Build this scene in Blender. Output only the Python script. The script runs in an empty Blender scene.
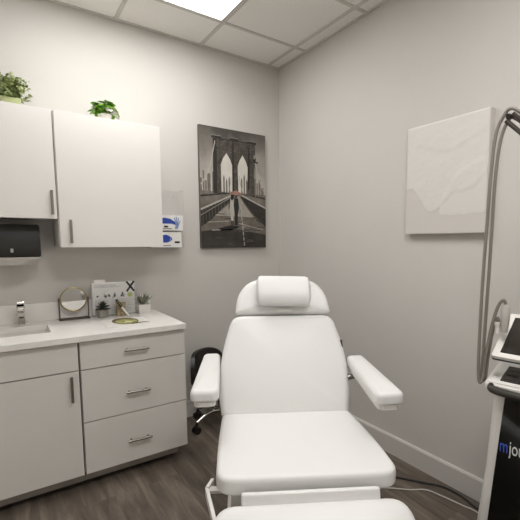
import bpy, bmesh, math, random
from mathutils import Vector, Matrix
from mathutils import noise as mn
random.seed(7)
PI = math.pi
C = bpy.context.scene.collection
scn = bpy.context.scene

# ------------------------------------------------------------------ camera, world, lights, exposure
cam = bpy.data.cameras.new('camera')
co = bpy.data.objects.new('camera', cam)
C.objects.link(co)
F_PX = 400.9
cam.sensor_fit = 'HORIZONTAL'
cam.sensor_width = 36.0
cam.lens = F_PX / 520.0 * 36.0
cam.shift_x = -32.44 / 520.0
cam.shift_y = 24.54 / 520.0
cam.clip_start = 0.02
yaw, pitch = 0.6233, -0.1058
Fw = Vector((math.sin(yaw) * math.cos(pitch), math.cos(yaw) * math.cos(pitch), math.sin(pitch)))
Rt = Vector((math.cos(yaw), -math.sin(yaw), 0))
Up = Rt.cross(Fw)
M = Matrix((Rt, Up, -Fw)).transposed().to_4x4()
M.translation = Vector((-2.0484, -3.054, 1.4191))
co.matrix_world = M
scn.camera = co

w = bpy.data.worlds.new('room_world')
scn.world = w
w.use_nodes = True
w.node_tree.nodes['Background'].inputs[0].default_value = (0.9, 0.93, 1, 1)
w.node_tree.nodes['Background'].inputs[1].default_value = 0.1

PANEL_STRENGTH = 8.0
scn.view_settings.view_transform = 'Standard'
scn.view_settings.look = 'None'
scn.view_settings.gamma = 1
scn.view_settings.use_curve_mapping = False
scn.view_settings.exposure = 0.62

# ------------------------------------------------------------------ materials
def srgb(r, g, b):
    def f(c):
        c /= 255.0
        return c / 12.92 if c <= 0.04045 else ((c + 0.055) / 1.055) ** 2.4
    return (f(r), f(g), f(b), 1)

def mat(name, col, rough=0.5, metal=0.0, noise=0.0, nscale=20.0, bump=0.0, bscale=200.0, spec=0.5, emit=0.0, alpha=1.0, trans=0.0, coat=0.0):
    m = bpy.data.materials.new(name)
    m.use_nodes = True
    nt = m.node_tree
    p = nt.nodes['Principled BSDF']
    p.inputs['Base Color'].default_value = col
    p.inputs['Roughness'].default_value = rough
    p.inputs['Metallic'].default_value = metal
    p.inputs['Specular IOR Level'].default_value = spec
    if coat: p.inputs['Coat Weight'].default_value = coat
    if trans: p.inputs['Transmission Weight'].default_value = trans
    if alpha < 1: p.inputs['Alpha'].default_value = alpha
    if emit:
        p.inputs['Emission Color'].default_value = (1, 0.99, 0.99, 1)
        p.inputs['Emission Strength'].default_value = emit
    tc = nt.nodes.new('ShaderNodeTexCoord')
    if noise:
        n = nt.nodes.new('ShaderNodeTexNoise')
        n.inputs['Scale'].default_value = nscale
        n.inputs['Detail'].default_value = 6
        nt.links.new(tc.outputs['Object'], n.inputs['Vector'])
        r = nt.nodes.new('ShaderNodeValToRGB')
        r.color_ramp.elements[0].position = 0.3
        r.color_ramp.elements[1].position = 0.7
        r.color_ramp.elements[0].color = tuple(c * (1 - noise) for c in col[:3]) + (1,)
        r.color_ramp.elements[1].color = tuple(min(1, c * (1 + noise)) for c in col[:3]) + (1,)
        nt.links.new(n.outputs['Fac'], r.inputs['Fac'])
        nt.links.new(r.outputs['Color'], p.inputs['Base Color'])
    if bump:
        n2 = nt.nodes.new('ShaderNodeTexNoise')
        n2.inputs['Scale'].default_value = bscale
        n2.inputs['Detail'].default_value = 4
        nt.links.new(tc.outputs['Object'], n2.inputs['Vector'])
        b = nt.nodes.new('ShaderNodeBump')
        b.inputs['Strength'].default_value = bump
        b.inputs['Distance'].default_value = 0.002
        nt.links.new(n2.outputs['Fac'], b.inputs['Height'])
        nt.links.new(b.outputs['Normal'], p.inputs['Normal'])
    return m

def wood_floor_mat():
    m = bpy.data.materials.new('grey_brown_vinyl_plank')
    m.use_nodes = True
    nt = m.node_tree
    L = nt.links.new
    p = nt.nodes['Principled BSDF']
    tc = nt.nodes.new('ShaderNodeTexCoord')
    mp = nt.nodes.new('ShaderNodeMapping')
    mp.inputs['Rotation'].default_value = (0, 0, PI / 2)
    L(tc.outputs['Object'], mp.inputs['Vector'])
    br = nt.nodes.new('ShaderNodeTexBrick')
    br.offset = 0.37
    br.inputs['Scale'].default_value = 1
    br.inputs['Brick Width'].default_value = 1.2
    br.inputs['Row Height'].default_value = 0.18
    br.inputs['Mortar Size'].default_value = 0.0015
    br.inputs['Color1'].default_value = (0.20, 0.20, 0.20, 1)
    br.inputs['Color2'].default_value = (0.80, 0.80, 0.80, 1)
    br.inputs['Mortar'].default_value = (0.0, 0.0, 0.0, 1)
    L(mp.outputs['Vector'], br.inputs['Vector'])
    mp2 = nt.nodes.new('ShaderNodeMapping')
    mp2.inputs['Scale'].default_value = (14, 1.8, 1)
    L(tc.outputs['Object'], mp2.inputs['Vector'])
    addv = nt.nodes.new('ShaderNodeVectorMath')
    addv.operation = 'ADD'
    L(mp2.outputs['Vector'], addv.inputs[0])
    sc = nt.nodes.new('ShaderNodeVectorMath')
    sc.operation = 'SCALE'
    sc.inputs['Scale'].default_value = 13
    L(br.outputs['Color'], sc.inputs[0])
    L(sc.outputs['Vector'], addv.inputs[1])
    n = nt.nodes.new('ShaderNodeTexNoise')
    n.inputs['Scale'].default_value = 1.0
    n.inputs['Detail'].default_value = 8
    n.inputs['Roughness'].default_value = 0.65
    n.inputs['Distortion'].default_value = 0.6
    L(addv.outputs['Vector'], n.inputs['Vector'])
    r = nt.nodes.new('ShaderNodeValToRGB')
    e = r.color_ramp.elements
    e[0].position = 0.30; e[0].color = srgb(70, 61, 53)
    e[1].position = 0.72; e[1].color = srgb(134, 122, 108)
    k = e.new(0.5); k.color = srgb(98, 88, 78)
    L(n.outputs['Fac'], r.inputs['Fac'])
    mx = nt.nodes.new('ShaderNodeMix')
    mx.data_type = 'RGBA'
    mx.blend_type = 'OVERLAY'
    mx.inputs[0].default_value = 0.22
    L(r.outputs['Color'], mx.inputs[6])
    L(br.outputs['Color'], mx.inputs[7])
    L(mx.outputs[2], p.inputs['Base Color'])
    p.inputs['Roughness'].default_value = 0.5
    b = nt.nodes.new('ShaderNodeBump')
    b.inputs['Strength'].default_value = 0.15
    b.inputs['Distance'].default_value = 0.002
    L(n.outputs['Fac'], b.inputs['Height'])
    L(b.outputs['Normal'], p.inputs['Normal'])
    return m

WALL = mat('warm_grey_wall_paint', srgb(203, 199, 193), 0.75, bump=0.25, bscale=260, noise=0.012, nscale=3)
CEIL = mat('mineral_ceiling_tile', srgb(244, 241, 236), 0.9, noise=0.03, nscale=90, bump=0.5, bscale=240)
TBAR = mat('white_ceiling_grid_metal', srgb(208, 204, 198), 0.5)
FLOOR = wood_floor_mat()
BASE = mat('white_baseboard_paint', srgb(206, 202, 196), 0.45)
CAB = mat('white_melamine', srgb(226, 222, 216), 0.35, noise=0.01, nscale=6)
CABIN = mat('cabinet_carcass', srgb(196, 191, 184), 0.5)
SHADOWGAP = mat('painted_gap_shade', srgb(70, 66, 62), 0.8)  # shade below the toe kicks, put into the plinth colour
KICK = mat('grey_toe_kick', srgb(158, 151, 143), 0.6, noise=0.05, nscale=8)
COUNTER = mat('white_quartz', srgb(236, 233, 228), 0.22, noise=0.015, nscale=14)
CERAMIC = mat('white_sink_ceramic', srgb(224, 221, 215), 0.15)
STEEL = mat('brushed_steel', srgb(150, 145, 138), 0.3, metal=1.0, bump=0.05)
CHROME = mat('chrome', srgb(215, 213, 210), 0.08, metal=1.0)
LEATHER = mat('white_vinyl_upholstery', srgb(227, 226, 223), 0.42, bump=0.12, bscale=420, noise=0.006, nscale=4)
PAINTW = mat('white_painted_steel', srgb(222, 219, 213), 0.4)
SEAM = mat('vinyl_piping', srgb(222, 219, 212), 0.5)
BLACKP = mat('black_plastic', srgb(30, 27, 24), 0.4, noise=0.05, nscale=30)
BLACKV = mat('black_vinyl', srgb(34, 31, 27), 0.45, noise=0.05, nscale=30)
GLOSS = mat('gloss_black_panel', srgb(14, 14, 13), 0.08, coat=0.5)
SCREEN = mat('dark_screen_glass', srgb(44, 40, 35), 0.15)
SMOKE = mat('dark_smoked_plastic', srgb(52, 48, 43), 0.35)
WHITEP = mat('white_plastic', srgb(226, 223, 217), 0.3)
GREYP = mat('light_grey_plastic', srgb(186, 182, 175), 0.35)
HOSE = mat('grey_rubber_hose', srgb(128, 122, 113), 0.45, bump=0.2, bscale=500)
GOLD = mat('antique_gold', srgb(158, 142, 98), 0.3, metal=0.9)
GOLDC = mat('mottled_gold', srgb(168, 152, 118), 0.4, metal=0.5, noise=.5, nscale=70)
DARKM = mat('dark_bronze_metal', srgb(92, 84, 74), 0.35, metal=0.8)
MIRROR = mat('mirror_glass', srgb(205, 204, 201), 0.02, metal=1.0)
PAPER = mat('white_paper', srgb(232, 230, 225), 0.6)
INK = mat('black_ink', srgb(26, 24, 22), 0.6)
INKG = mat('grey_ink', srgb(150, 146, 140), 0.7)
LEAF = mat('boxwood_leaf', srgb(172, 182, 128), 0.5, noise=0.35, nscale=40)
LEAFD = mat('dark_boxwood_leaf', srgb(116, 132, 78), 0.5, noise=0.3, nscale=40)
LEAFG = mat('bright_green_leaf', srgb(126, 178, 54), 0.45, noise=0.25, nscale=40)
LEAFV = mat('pale_variegated_leaf', srgb(206, 205, 192), 0.5, noise=0.12, nscale=60)
SUCC = mat('dusky_green_succulent', srgb(72, 78, 62), 0.5, noise=0.3, nscale=60)
SAGE = mat('grey_green_leaf', srgb(140, 146, 126), 0.55, noise=0.3, nscale=60)
OLIVEP = mat('pale_green_pot', srgb(176, 184, 132), 0.5, noise=0.05)
CONC = mat('grey_concrete_pot', srgb(150, 145, 136), 0.8, noise=0.12, nscale=60)
BLUE = mat('blue_print', srgb(38, 70, 162), 0.5)
CANVASW = mat('white_textured_paint', srgb(204, 199, 192), 0.6, bump=0.3, bscale=60)
CLEAR = mat('clear_acrylic', (0.75, 0.75, 0.75, 1), 0.05, alpha=0.12)
BLACKC = mat('black_cable_rubber', srgb(24, 22, 20), 0.5)
WHITEC = mat('white_cable', srgb(206, 202, 195), 0.45)
WHITET = mat('white_lettering', srgb(222, 222, 222), 0.5)
BLUET = mat('blue_lettering', srgb(66, 96, 205), 0.5)
LIGHTM = [mat('light_diffuser', (0.9, 0.9, 0.88, 1), 0.5, emit=PANEL_STRENGTH * k) for k in (.84, 1.22)]

# ------------------------------------------------------------------ mesh helpers
def link(name, bm, m, parent=None, smooth=False, loc=None):
    me = bpy.data.meshes.new(name)
    bmesh.ops.recalc_face_normals(bm, faces=bm.faces)
    bm.to_mesh(me); bm.free()
    o = bpy.data.objects.new(name, me)
    C.objects.link(o)
    for x in (m if isinstance(m, (list, tuple)) else [m]):
        me.materials.append(x)
    if smooth:
        for p in me.polygons: p.use_smooth = True
        try: me.set_sharp_from_angle(angle=math.radians(38))
        except Exception: pass
    if parent: o.parent = parent
    if loc: o.location = loc
    return o

def props(o, label, cat, group=None, kind=None):
    if label: o['label'] = label
    if cat: o['category'] = cat
    if group: o['group'] = group
    if kind: o['kind'] = kind
    return o

def thing(name, label, cat, loc=(0, 0, 0), rz=0.0, group=None):
    o = bpy.data.objects.new(name, None)
    C.objects.link(o)
    o.empty_display_size = 0.1
    o.location = loc
    o.rotation_euler = (0, 0, rz)
    return props(o, label, cat, group)

def add_box(bm, x0, x1, y0, y1, z0, z1, bev=0.0, seg=2, mi=0, mtx=None):
    vs = [bm.verts.new((x, y, z)) for x in (x0, x1) for y in (y0, y1) for z in (z0, z1)]
    idx = [(0, 1, 3, 2), (4, 6, 7, 5), (0, 4, 5, 1), (2, 3, 7, 6), (0, 2, 6, 4), (1, 5, 7, 3)]
    fs = [bm.faces.new([vs[i] for i in f]) for f in idx]
    for f in fs: f.material_index = mi
    allv = vs
    if bev:
        es = list({e for f in fs for e in f.edges})
        r = bmesh.ops.bevel(bm, geom=es, offset=bev, segments=seg, profile=0.6, affect='EDGES')
        allv = list({v for f in r['faces'] for v in f.verts} | {v for v in vs if v.is_valid})
        for f in r['faces']: f.material_index = mi
    if mtx is not None:
        bmesh.ops.transform(bm, matrix=mtx, verts=allv)
    return allv

def box(name, x0, x1, y0, y1, z0, z1, m, parent=None, bev=0.002, seg=2, mtx=None):
    bm = bmesh.new()
    add_box(bm, x0, x1, y0, y1, z0, z1, bev, seg, mtx=mtx)
    return link(name, bm, m, parent)

def add_tube(bm, pts, r, n=12, cap=True, mi=0, radii=None):
    pts = [Vector(p) for p in pts]
    rings = []
    prev = None
    for i, p in enumerate(pts):
        if i == 0: t = pts[1] - pts[0]
        elif i == len(pts) - 1: t = pts[-1] - pts[-2]
        else: t = (pts[i + 1] - pts[i]).normalized() + (pts[i] - pts[i - 1]).normalized()
        t.normalize()
        if prev is None:
            a = Vector((0, 0, 1)) if abs(t.z) < 0.9 else Vector((1, 0, 0))
            u = t.cross(a).normalized()
        else:
            u = (prev - t * prev.dot(t)).normalized()
        prev = u
        v = t.cross(u)
        rr = radii[i] if radii else r
        rings.append([bm.verts.new(p + (u * math.cos(2 * PI * k / n) + v * math.sin(2 * PI * k / n)) * rr) for k in range(n)])
    for a, b in zip(rings, rings[1:]):
        for k in range(n):
            f = bm.faces.new((a[k], a[(k + 1) % n], b[(k + 1) % n], b[k])); f.material_index = mi
    if cap:
        for ring in (rings[0], rings[-1]):
            f = bm.faces.new(ring); f.material_index = mi

def spline(pts, n=8):
    pts = [Vector(p) for p in pts]
    P = [pts[0] * 2 - pts[1]] + pts + [pts[-1] * 2 - pts[-2]]
    out = []
    for i in range(1, len(P) - 2):
        for k in range(n):
            t = k / n
            a, b, c, d = P[i - 1], P[i], P[i + 1], P[i + 2]
            out.append(0.5 * ((2 * b) + (c - a) * t + (2 * a - 5 * b + 4 * c - d) * t * t + (3 * b - a - 3 * c + d) * t ** 3))
    out.append(pts[-1])
    return out

def tube(name, pts, r, m, parent=None, n=12, radii=None):
    bm = bmesh.new(); add_tube(bm, pts, r, n, radii=radii)
    return link(name, bm, m, parent, smooth=True)

def add_lathe(bm, prof, n=28, cx=0, cy=0, mi=0, cap=True):
    rings = [[bm.verts.new((cx + r * math.cos(2 * PI * k / n), cy + r * math.sin(2 * PI * k / n), z)) for k in range(n)] for r, z in prof]
    for a, b in zip(rings, rings[1:]):
        for k in range(n):
            f = bm.faces.new((a[k], a[(k + 1) % n], b[(k + 1) % n], b[k])); f.material_index = mi
    if cap:
        for ring in (rings[0], rings[-1]):
            f = bm.faces.new(ring); f.material_index = mi

def lathe(name, prof, m, parent=None, n=28, cx=0, cy=0):
    bm = bmesh.new(); add_lathe(bm, prof, n, cx, cy)
    return link(name, bm, m, parent, smooth=True)

def add_prism(bm, pts, z0, z1, mi=0):
    """polygon in xy extruded z0..z1"""
    a = [bm.verts.new((x, y, z0)) for x, y in pts]
    b = [bm.verts.new((x, y, z1)) for x, y in pts]
    fs = [bm.faces.new(a[::-1]), bm.faces.new(b)]
    n = len(pts)
    for i in range(n): fs.append(bm.faces.new((a[i], a[(i + 1) % n], b[(i + 1) % n], b[i])))
    for f in fs: f.material_index = mi
    return a + b

def round_poly(pts, rads, n=6):
    """round the corners of a polygon"""
    out = []
    N = len(pts)
    for i in range(N):
        p = Vector(pts[i]); a = Vector(pts[i - 1]); b = Vector(pts[(i + 1) % N])
        r = rads[i] if isinstance(rads, (list, tuple)) else rads
        da, db = (a - p), (b - p)
        r = min(r, da.length * 0.49, db.length * 0.49)
        if r <= 0: out.append(tuple(p)); continue
        p0 = p + da.normalized() * r; p2 = p + db.normalized() * r
        for k in range(n + 1):
            t = k / n
            q = p0 * (1 - t) ** 2 + p * 2 * t * (1 - t) + p2 * t * t
            out.append((q.x, q.y))
    return out

def resample(pts, step):
    out = []
    N = len(pts)
    for i in range(N):
        a = Vector(pts[i]); b = Vector(pts[(i + 1) % N])
        k = max(1, int(math.ceil((b - a).length / step)))
        for j in range(k):
            q = a.lerp(b, j / k); out.append((q.x, q.y))
    return out

def add_cushion(bm, outline, t, r, puff=0.01, n=6, dome=6, bottom_flat=True):
    """upholstered pad: outline in xy, thickness t in z (0..t), edge radius r, crowned top"""
    pts = resample(outline, 0.025)
    cx = sum(p[0] for p in pts) / len(pts); cy = sum(p[1] for p in pts) / len(pts)
    def nrm(i):
        a = Vector(pts[i - 1]); b = Vector(pts[(i + 1) % len(pts)])
        d = (b - a).normalized(); nn = Vector((d.y, -d.x))
        if nn.dot(Vector(pts[i]) - Vector((cx, cy))) < 0: nn = -nn
        return nn
    ns = [nrm(i) for i in range(len(pts))]
    prof = []
    for k in range(n + 1):                     # bottom edge (inset, z)
        a = -PI / 2 + PI / 2 * k / n
        prof.append((r * 0.6 * (1 - math.cos(a)), r * 0.6 * (1 + math.sin(a))))
    for k in range(n + 1):
        a = PI / 2 * k / n
        prof.append((r * (1 - math.cos(a)), t - r * (1 - math.sin(a))))
    rings = []
    for ins, z in prof:
        rings.append([bm.verts.new((p[0] - q.x * ins, p[1] - q.y * ins, z)) for p, q in zip(pts, ns)])
    base = rings[-1]
    bi = [(v.co.x, v.co.y) for v in base]
    for k in range(1, dome):
        s = 1 - k / dome
        h = puff * (1 - s ** 2.4)
        rings.append([bm.verts.new((cx + (x - cx) * s, cy + (y - cy) * s, t + h)) for x, y in bi])
    top = bm.verts.new((cx, cy, t + puff))
    N = len(pts)
    for a, b in zip(rings, rings[1:]):
        for k in range(N): bm.faces.new((a[k], a[(k + 1) % N], b[(k + 1) % N], b[k]))
    for k in range(N): bm.faces.new((rings[-1][k], rings[-1][(k + 1) % N], top))
    bm.faces.new(rings[0][::-1])

def cushion(name, outline, t, r, m, parent, mtx, puff=0.01):
    bm = bmesh.new()
    add_cushion(bm, outline, t, r, puff)
    bmesh.ops.transform(bm, matrix=mtx, verts=bm.verts)
    return link(name, bm, m, parent, smooth=True)

# ================================================================== ROOM
H = 2.915
XL, YF = -3.0, -4.1          # left wall, wall behind the camera
def struct(name, bm, m, label=None):
    o = link(name, bm, m); o['kind'] = 'structure'; return o

def sbox(name, *a, m):
    bm = bmesh.new(); add_box(bm, *a); return struct(name, bm, m)
sbox('floor', XL - .1, .1, YF - .1, .1, -.06, 0, m=FLOOR)
sbox('wall_back', XL - .1, .1, 0, .1, 0, H + .05, m=WALL)
sbox('wall_right', 0, .1, YF - .1, 0, 0, H + .05, m=WALL)
WALL2 = mat('unseen_bounce_wall', srgb(232, 229, 224), 0.7)  # unseen walls made paler than the others to bounce light onto the ceiling
sbox('wall_left', XL - .1, XL, YF - .1, 0, 0, H + .05, m=WALL2)
sbox('wall_front', XL, 0, YF - .1, YF, 0, H + .05, m=WALL2)

# suspended ceiling
GX, GY, SX, SY = 0.115, 0.40, 0.61, 0.655
xs = [0.0] + [-(GX + SX * k) for k in range(5)] + [XL]
ys = [0.0] + [-(GY + SY * k) for k in range(6)] + [YF]
light_cells = {(2, 1), (3, 1), (2, 4), (3, 4)}
bm = bmesh.new()
for i in range(len(xs) - 1):
    for j in range(len(ys) - 1):
        if (i, j) in light_cells: continue
        add_box(bm, xs[i + 1] + .004, xs[i] - .004, ys[j + 1] + .004, ys[j] - .004, H + .006, H + .02)
add_box(bm, XL - .1, .1, YF - .1, .1, H + .06, H + .1)
struct('ceiling', bm, CEIL)
bm = bmesh.new()
for x in xs[1:-1]:
    if x in (xs[3],):
        segs = [(0, ys[1]), (ys[2], ys[4]), (ys[5], YF)]
    else: segs = [(0, YF)]
    for a, b in segs: add_box(bm, x - .012, x + .012, b, a, H - .001, H + .006)
for y in ys[1:-1]: add_box(bm, XL, 0, y - .012, y + .012, H - .0012, H + .006)
struct('trim_1', bm, TBAR)
bm = bmesh.new()
add_box(bm, XL, 0, -.02, 0, H - .002, H + .006); add_box(bm, -.02, 0, YF, -.02, H - .002, H + .006)
add_box(bm, XL, XL + .02, YF, -.02, H - .002, H + .006); add_box(bm, XL + .02, -.02, YF, YF + .02, H - .002, H + .006)
struct('trim_2', bm, TBAR)

def panel(jy, label):
    x1, x0 = xs[2] - .012, xs[4] + .012
    y1, y0 = ys[jy] - .012, ys[jy + 1] + .012
    t = thing('ceiling_light', label, 'ceiling light', ((x0 + x1) / 2, (y0 + y1) / 2, H), group=None)
    hx, hy = (x1 - x0) / 2, (y1 - y0) / 2
    bm = bmesh.new(); b = .016
    for a in ((-hx, hx, -hy, -hy + b), (-hx, hx, hy - b, hy), (-hx, -hx + b, -hy + b, hy - b), (hx - b, hx, -hy + b, hy - b)):
        add_box(bm, *a, -.004, .03)
    add_box(bm, -hx, hx, -hy, hy, .03, .034)
    link('frame', bm, TBAR, t)
    box('diffuser', -hx + b, hx - b, -hy + b, hy - b, .002, .01, LIGHTM[0 if jy == 1 else 1], t, bev=0)
panel(1, 'bright white flat ceiling light panel near the cabinet wall')
panel(4, 'white ceiling light panel set in the grid behind the viewpoint')

# baseboards
bm = bmesh.new()
add_prism(bm, [(0, 0), (-.015, 0), (-.015, .118), (-.009, .13), (0, .13)], 0, 1)
Mx = Matrix(((1, 0, 0, 0), (0, 0, -1, 0), (0, 1, 0, 0), (0, 0, 0, 1)))   # local (x,y,z) -> (x,-z,y)
bmesh.ops.transform(bm, matrix=Matrix.Diagonal((1, -YF, 1, 1)) @ Mx, verts=bm.verts)
struct('baseboard_right', bm, BASE)
sbox('baseboard_back', -1.12, -.016, -.015, 0, 0, .13, m=BASE)
sbox('baseboard_left', XL, XL + .015, YF, -.7, 0, .13, m=BASE)
sbox('baseboard_front', XL + .015, -.016, YF, YF + .015, 0, .13, m=BASE)

# ================================================================== CABINETS
CT = 0.908
KD = -1.745
CR = -1.144
def bar_handle(parent, p0, p1, out, m=STEEL, r=.0075, over=.02):
    """bar pull from p0 to p1, standing off along 'out' from the front"""
    p0, p1, out = Vector(p0), Vector(p1), Vector(out)
    d = (p1 - p0).normalized()
    bm = bmesh.new()
    add_tube(bm, [p0, p1], r, 12)
    for q in (p0 + d * over, p1 - d * over):
        add_tube(bm, [q - out, q], r * .75, 10)
    return link('handle', bm, m, parent, smooth=True)

# --- drawer cabinet
t = thing('drawer_cabinet', 'white base cabinet with three drawers, right end of the counter', 'cabinet', (0, 0, 0))
bm = bmesh.new()
add_box(bm, KD + .002, CR, -.59, -.003, .10, CT - .031, .001)
link('body', bm, CABIN, t)
box('toe_kick', KD + .002, CR - .045, -.562, -.547, .038, .0985, KICK, t)
box('plinth', KD + .002, CR - .06, -.50, -.003, 0, .0995, SHADOWGAP, t, .0005)  # recessed base coloured dark for the shadow under the kick
for z0, z1, hz in ((.711, .867, .789), (.405, .705, .534), (.098, .399, .234)):
    dr = box('drawer', KD + .006, CR + .002, -.612, -.591, z0, z1, CAB, t, .0015)
    bar_handle(dr, (-1.512, -.642, hz + .002), (-1.374, -.642, hz - .002), (0, -.03, 0))

# --- sink cabinet with two doors
SL = KD - .92
t = thing('sink_cabinet', 'white base cabinet with doors below the sink', 'cabinet')
bm = bmesh.new()
# open-topped carcass so that the basin sits inside it
add_box(bm, SL, SL + .018, -.59, -.003, .10, CT - .031)
add_box(bm, KD - .020, KD - .002, -.59, -.003, .10, CT - .031)
add_box(bm, SL + .018, KD - .020, -.02, -.003, .10, CT - .031)
add_box(bm, SL + .018, KD - .020, -.59, -.02, .10, .118)
add_box(bm, SL + .018, KD - .020, -.59, -.575, .118, .15)
link('body', bm, CABIN, t)
box('toe_kick', SL, KD + .001, -.562, -.547, .038, .0985, KICK, t)
box('plinth', SL, KD + .001, -.50, -.003, 0, .0995, SHADOWGAP, t, .0005)  # same darkened base, shade under the kick in its colour
box('false_front', SL + .003, KD - .005, -.612, -.591, .713, .867, CAB, t, .0015)
for a, b, hx in ((KD - .459, KD - .005, KD - .045), (SL + .003, KD - .463, KD - .503)):
    d = box('door', a, b, -.612, -.591, .098, .707, CAB, t, .0015)
    bar_handle(d, (hx, -.642, .545), (hx, -.642, .688), (0, -.03, 0))

# --- worktop with sink cut-out and upstand
SX0, SX1, SY0, SY1 = -2.33, -1.855, -.43, -.165
t = thing('countertop', 'white quartz worktop with a low backsplash along the wall', 'countertop')
bm = bmesh.new()
z0, z1 = CT - .031, CT
XR = CR + .002
xa = SL - .02
add_box(bm, xa, SX0, -.645, -.001, z0, z1)
add_box(bm, SX1, XR, -.645, -.001, z0, z1)
add_box(bm, SX0, SX1, -.645, SY0, z0, z1)
add_box(bm, SX0, SX1, SY1, -.001, z0, z1)
bmesh.ops.remove_doubles(bm, verts=bm.verts, dist=.0001)
link('slab', bm, COUNTER, t)
box('backsplash', xa, CR - .035, -.022, -.001, CT + .0003, CT + .118, COUNTER, t, .001)

# --- sink basin
t = thing('sink_basin', 'white rectangular undermount sink let into the worktop', 'sink', ((SX0 + SX1) / 2, (SY0 + SY1) / 2, CT - .031))
hx, hy = (SX1 - SX0) / 2, (SY1 - SY0) / 2
bm = bmesh.new()
def rr(hx, hy, r): return round_poly([(-hx, -hy), (hx, -hy), (hx, hy), (-hx, hy)], r, 5)
levels = [(hx + .012, hy + .012, .03, -.001), (hx - .001, hy - .001, .02, -.001), (hx - .008, hy - .008, .03, -.12), (hx - .03, hy - .03, .05, -.14)]
rings = [[bm.verts.new((x, y, z)) for x, y in rr(a, b, r)] for a, b, r, z in levels]
lv2 = [(hx + .012, hy + .012, .03, -.012), (hx + .004, hy + .004, .03, -.13), (hx - .03, hy - .03, .05, -.15)]
rings2 = [[bm.verts.new((x, y, z)) for x, y in rr(a, b, r)] for a, b, r, z in lv2]
seq = rings2[::-1] + rings
for a, b in zip(seq, seq[1:]):
    n = len(a)
    for k in range(n): bm.faces.new((a[k], a[(k + 1) % n], b[(k + 1) % n], b[k]))
bm.faces.new(seq[0][::-1]); bm.faces.new(seq[-1])
link('bowl', bm, CERAMIC, t, smooth=True)
lathe('drain', [(.0, -.1395), (.022, -.1395), (.024, -.137), (.0, -.1365)], CHROME, t)

# --- faucet
t = thing('sink_faucet', 'short square chrome faucet behind the sink', 'faucet', (-1.984, -.085, CT))
box('base_plate', -.026, .026, -.026, .026, .0003, .008, CHROME, t, .002)
box('body', -.021, .021, -.02, .02, .008, .098, CHROME, t, .006, 3)
bm = bmesh.new()
add_box(bm, -.019, .019, -.135, .0, .068, .092, .005)
link('spout', bm, CHROME, t)
lathe('aerator', [(.0, .06), (.011, .06), (.011, .0685), (.0, .0685)], DARKM, t, cy=-.12)
bm = bmesh.new()
add_box(bm, -.022, .022, -.018, .022, .101, .118, .004)
add_box(bm, -.020, .020, -.07, .02, .118, .128, .003, mtx=Matrix.Translation((0, 0, .118)) @ Matrix.Rotation(-.35, 4, 'X') @ Matrix.Translation((0, 0, -.118)))
add_box(bm, -.008, .008, -.008, .008, .096, .102)
link('lever', bm, CHROME, t)

# --- wall cabinets
UT, U1B, U2B = 2.166, 1.553, 1.387
UX = -1.775
def wall_cab(x0, x1, z0, label, doors):
    t = thing('wall_cabinet', label, 'wall cabinet')
    bm = bmesh.new()
    add_box(bm, x0, x1, -.32, -.001, z0 + .003, UT - .001, .001)
    link('body', bm, CAB, t)
    for a, b, hx, hz in doors:
        d = box('door', a, b, -.341, -.3205, z0, UT, CAB, t, .0015)
        bar_handle(d, (hx, -.37, hz), (hx, -.37, hz + .137), (0, -.029, 0))
wall_cab(UX - .62, UX - .002, U1B, 'shorter white wall cabinet mounted over the black towel dispenser', [(UX - .614, UX - .008, UX - .030, 1.575)])
wall_cab(UX, -1.172, U2B, 'taller white wall cabinet hanging lower, beside the glove boxes', [(UX + .004, -1.170, UX + .058, 1.412)])
# narrow filler beside the left cabinet door
bpy.context.view_layer.update()

# ================================================================== ON TOP OF THE CABINETS
def leaf(bm, p, d, up, L, W, mi=0, fold=.25):
    d = d.normalized(); s = d.cross(up)
    if s.length < 1e-4: s = Vector((1, 0, 0))
    s.normalize(); nn = s.cross(d)
    prof = [(0, .12), (.25, .8), (.5, 1.0), (.78, .7), (1, .02)]
    prev = None
    for a, ww in prof:
        c = p + d * (L * a) - nn * (L * .18 * a * a)
        row = [bm.verts.new(c + s * (W * ww / 2) + nn * (W * fold * ww / 2)), bm.verts.new(c), bm.verts.new(c - s * (W * ww / 2) + nn * (W * fold * ww / 2))]
        if prev:
            for i in (0, 1):
                f = bm.faces.new((prev[i], prev[i + 1], row[i + 1], row[i])); f.material_index = mi
        prev = row

def rnd(a, b): return random.uniform(a, b)

t = thing('potted_boxwood', 'bushy small-leaved green plant in a pale green square pot on the left cabinet', 'plant', (-1.960, -.13, UT))
bm = bmesh.new()
def taper_box(bm, h, a, b, z0=0.0005, mi=0):
    lo = [bm.verts.new((x * a, y * a, z0)) for x, y in ((-1, -1), (1, -1), (1, 1), (-1, 1))]
    hi = [bm.verts.new((x * b, y * b, h)) for x, y in ((-1, -1), (1, -1), (1, 1), (-1, 1))]
    inn = [bm.verts.new((x * (b - .004), y * (b - .004), h)) for x, y in ((-1, -1), (1, -1), (1, 1), (-1, 1))]
    inl = [bm.verts.new((x * (b - .008), y * (b - .008), h - .012)) for x, y in ((-1, -1), (1, -1), (1, 1), (-1, 1))]
    bm.faces.new(lo[::-1])
    for A, B in ((lo, hi), (hi, inn), (inn, inl)):
        for k in range(4): bm.faces.new((A[k], A[(k + 1) % 4], B[(k + 1) % 4], B[k]))
    bm.faces.new(inl)
taper_box(bm, .075, .042, .050)
link('pot', bm, OLIVEP, t)
fb = bmesh.new(); sb = bmesh.new()
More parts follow.
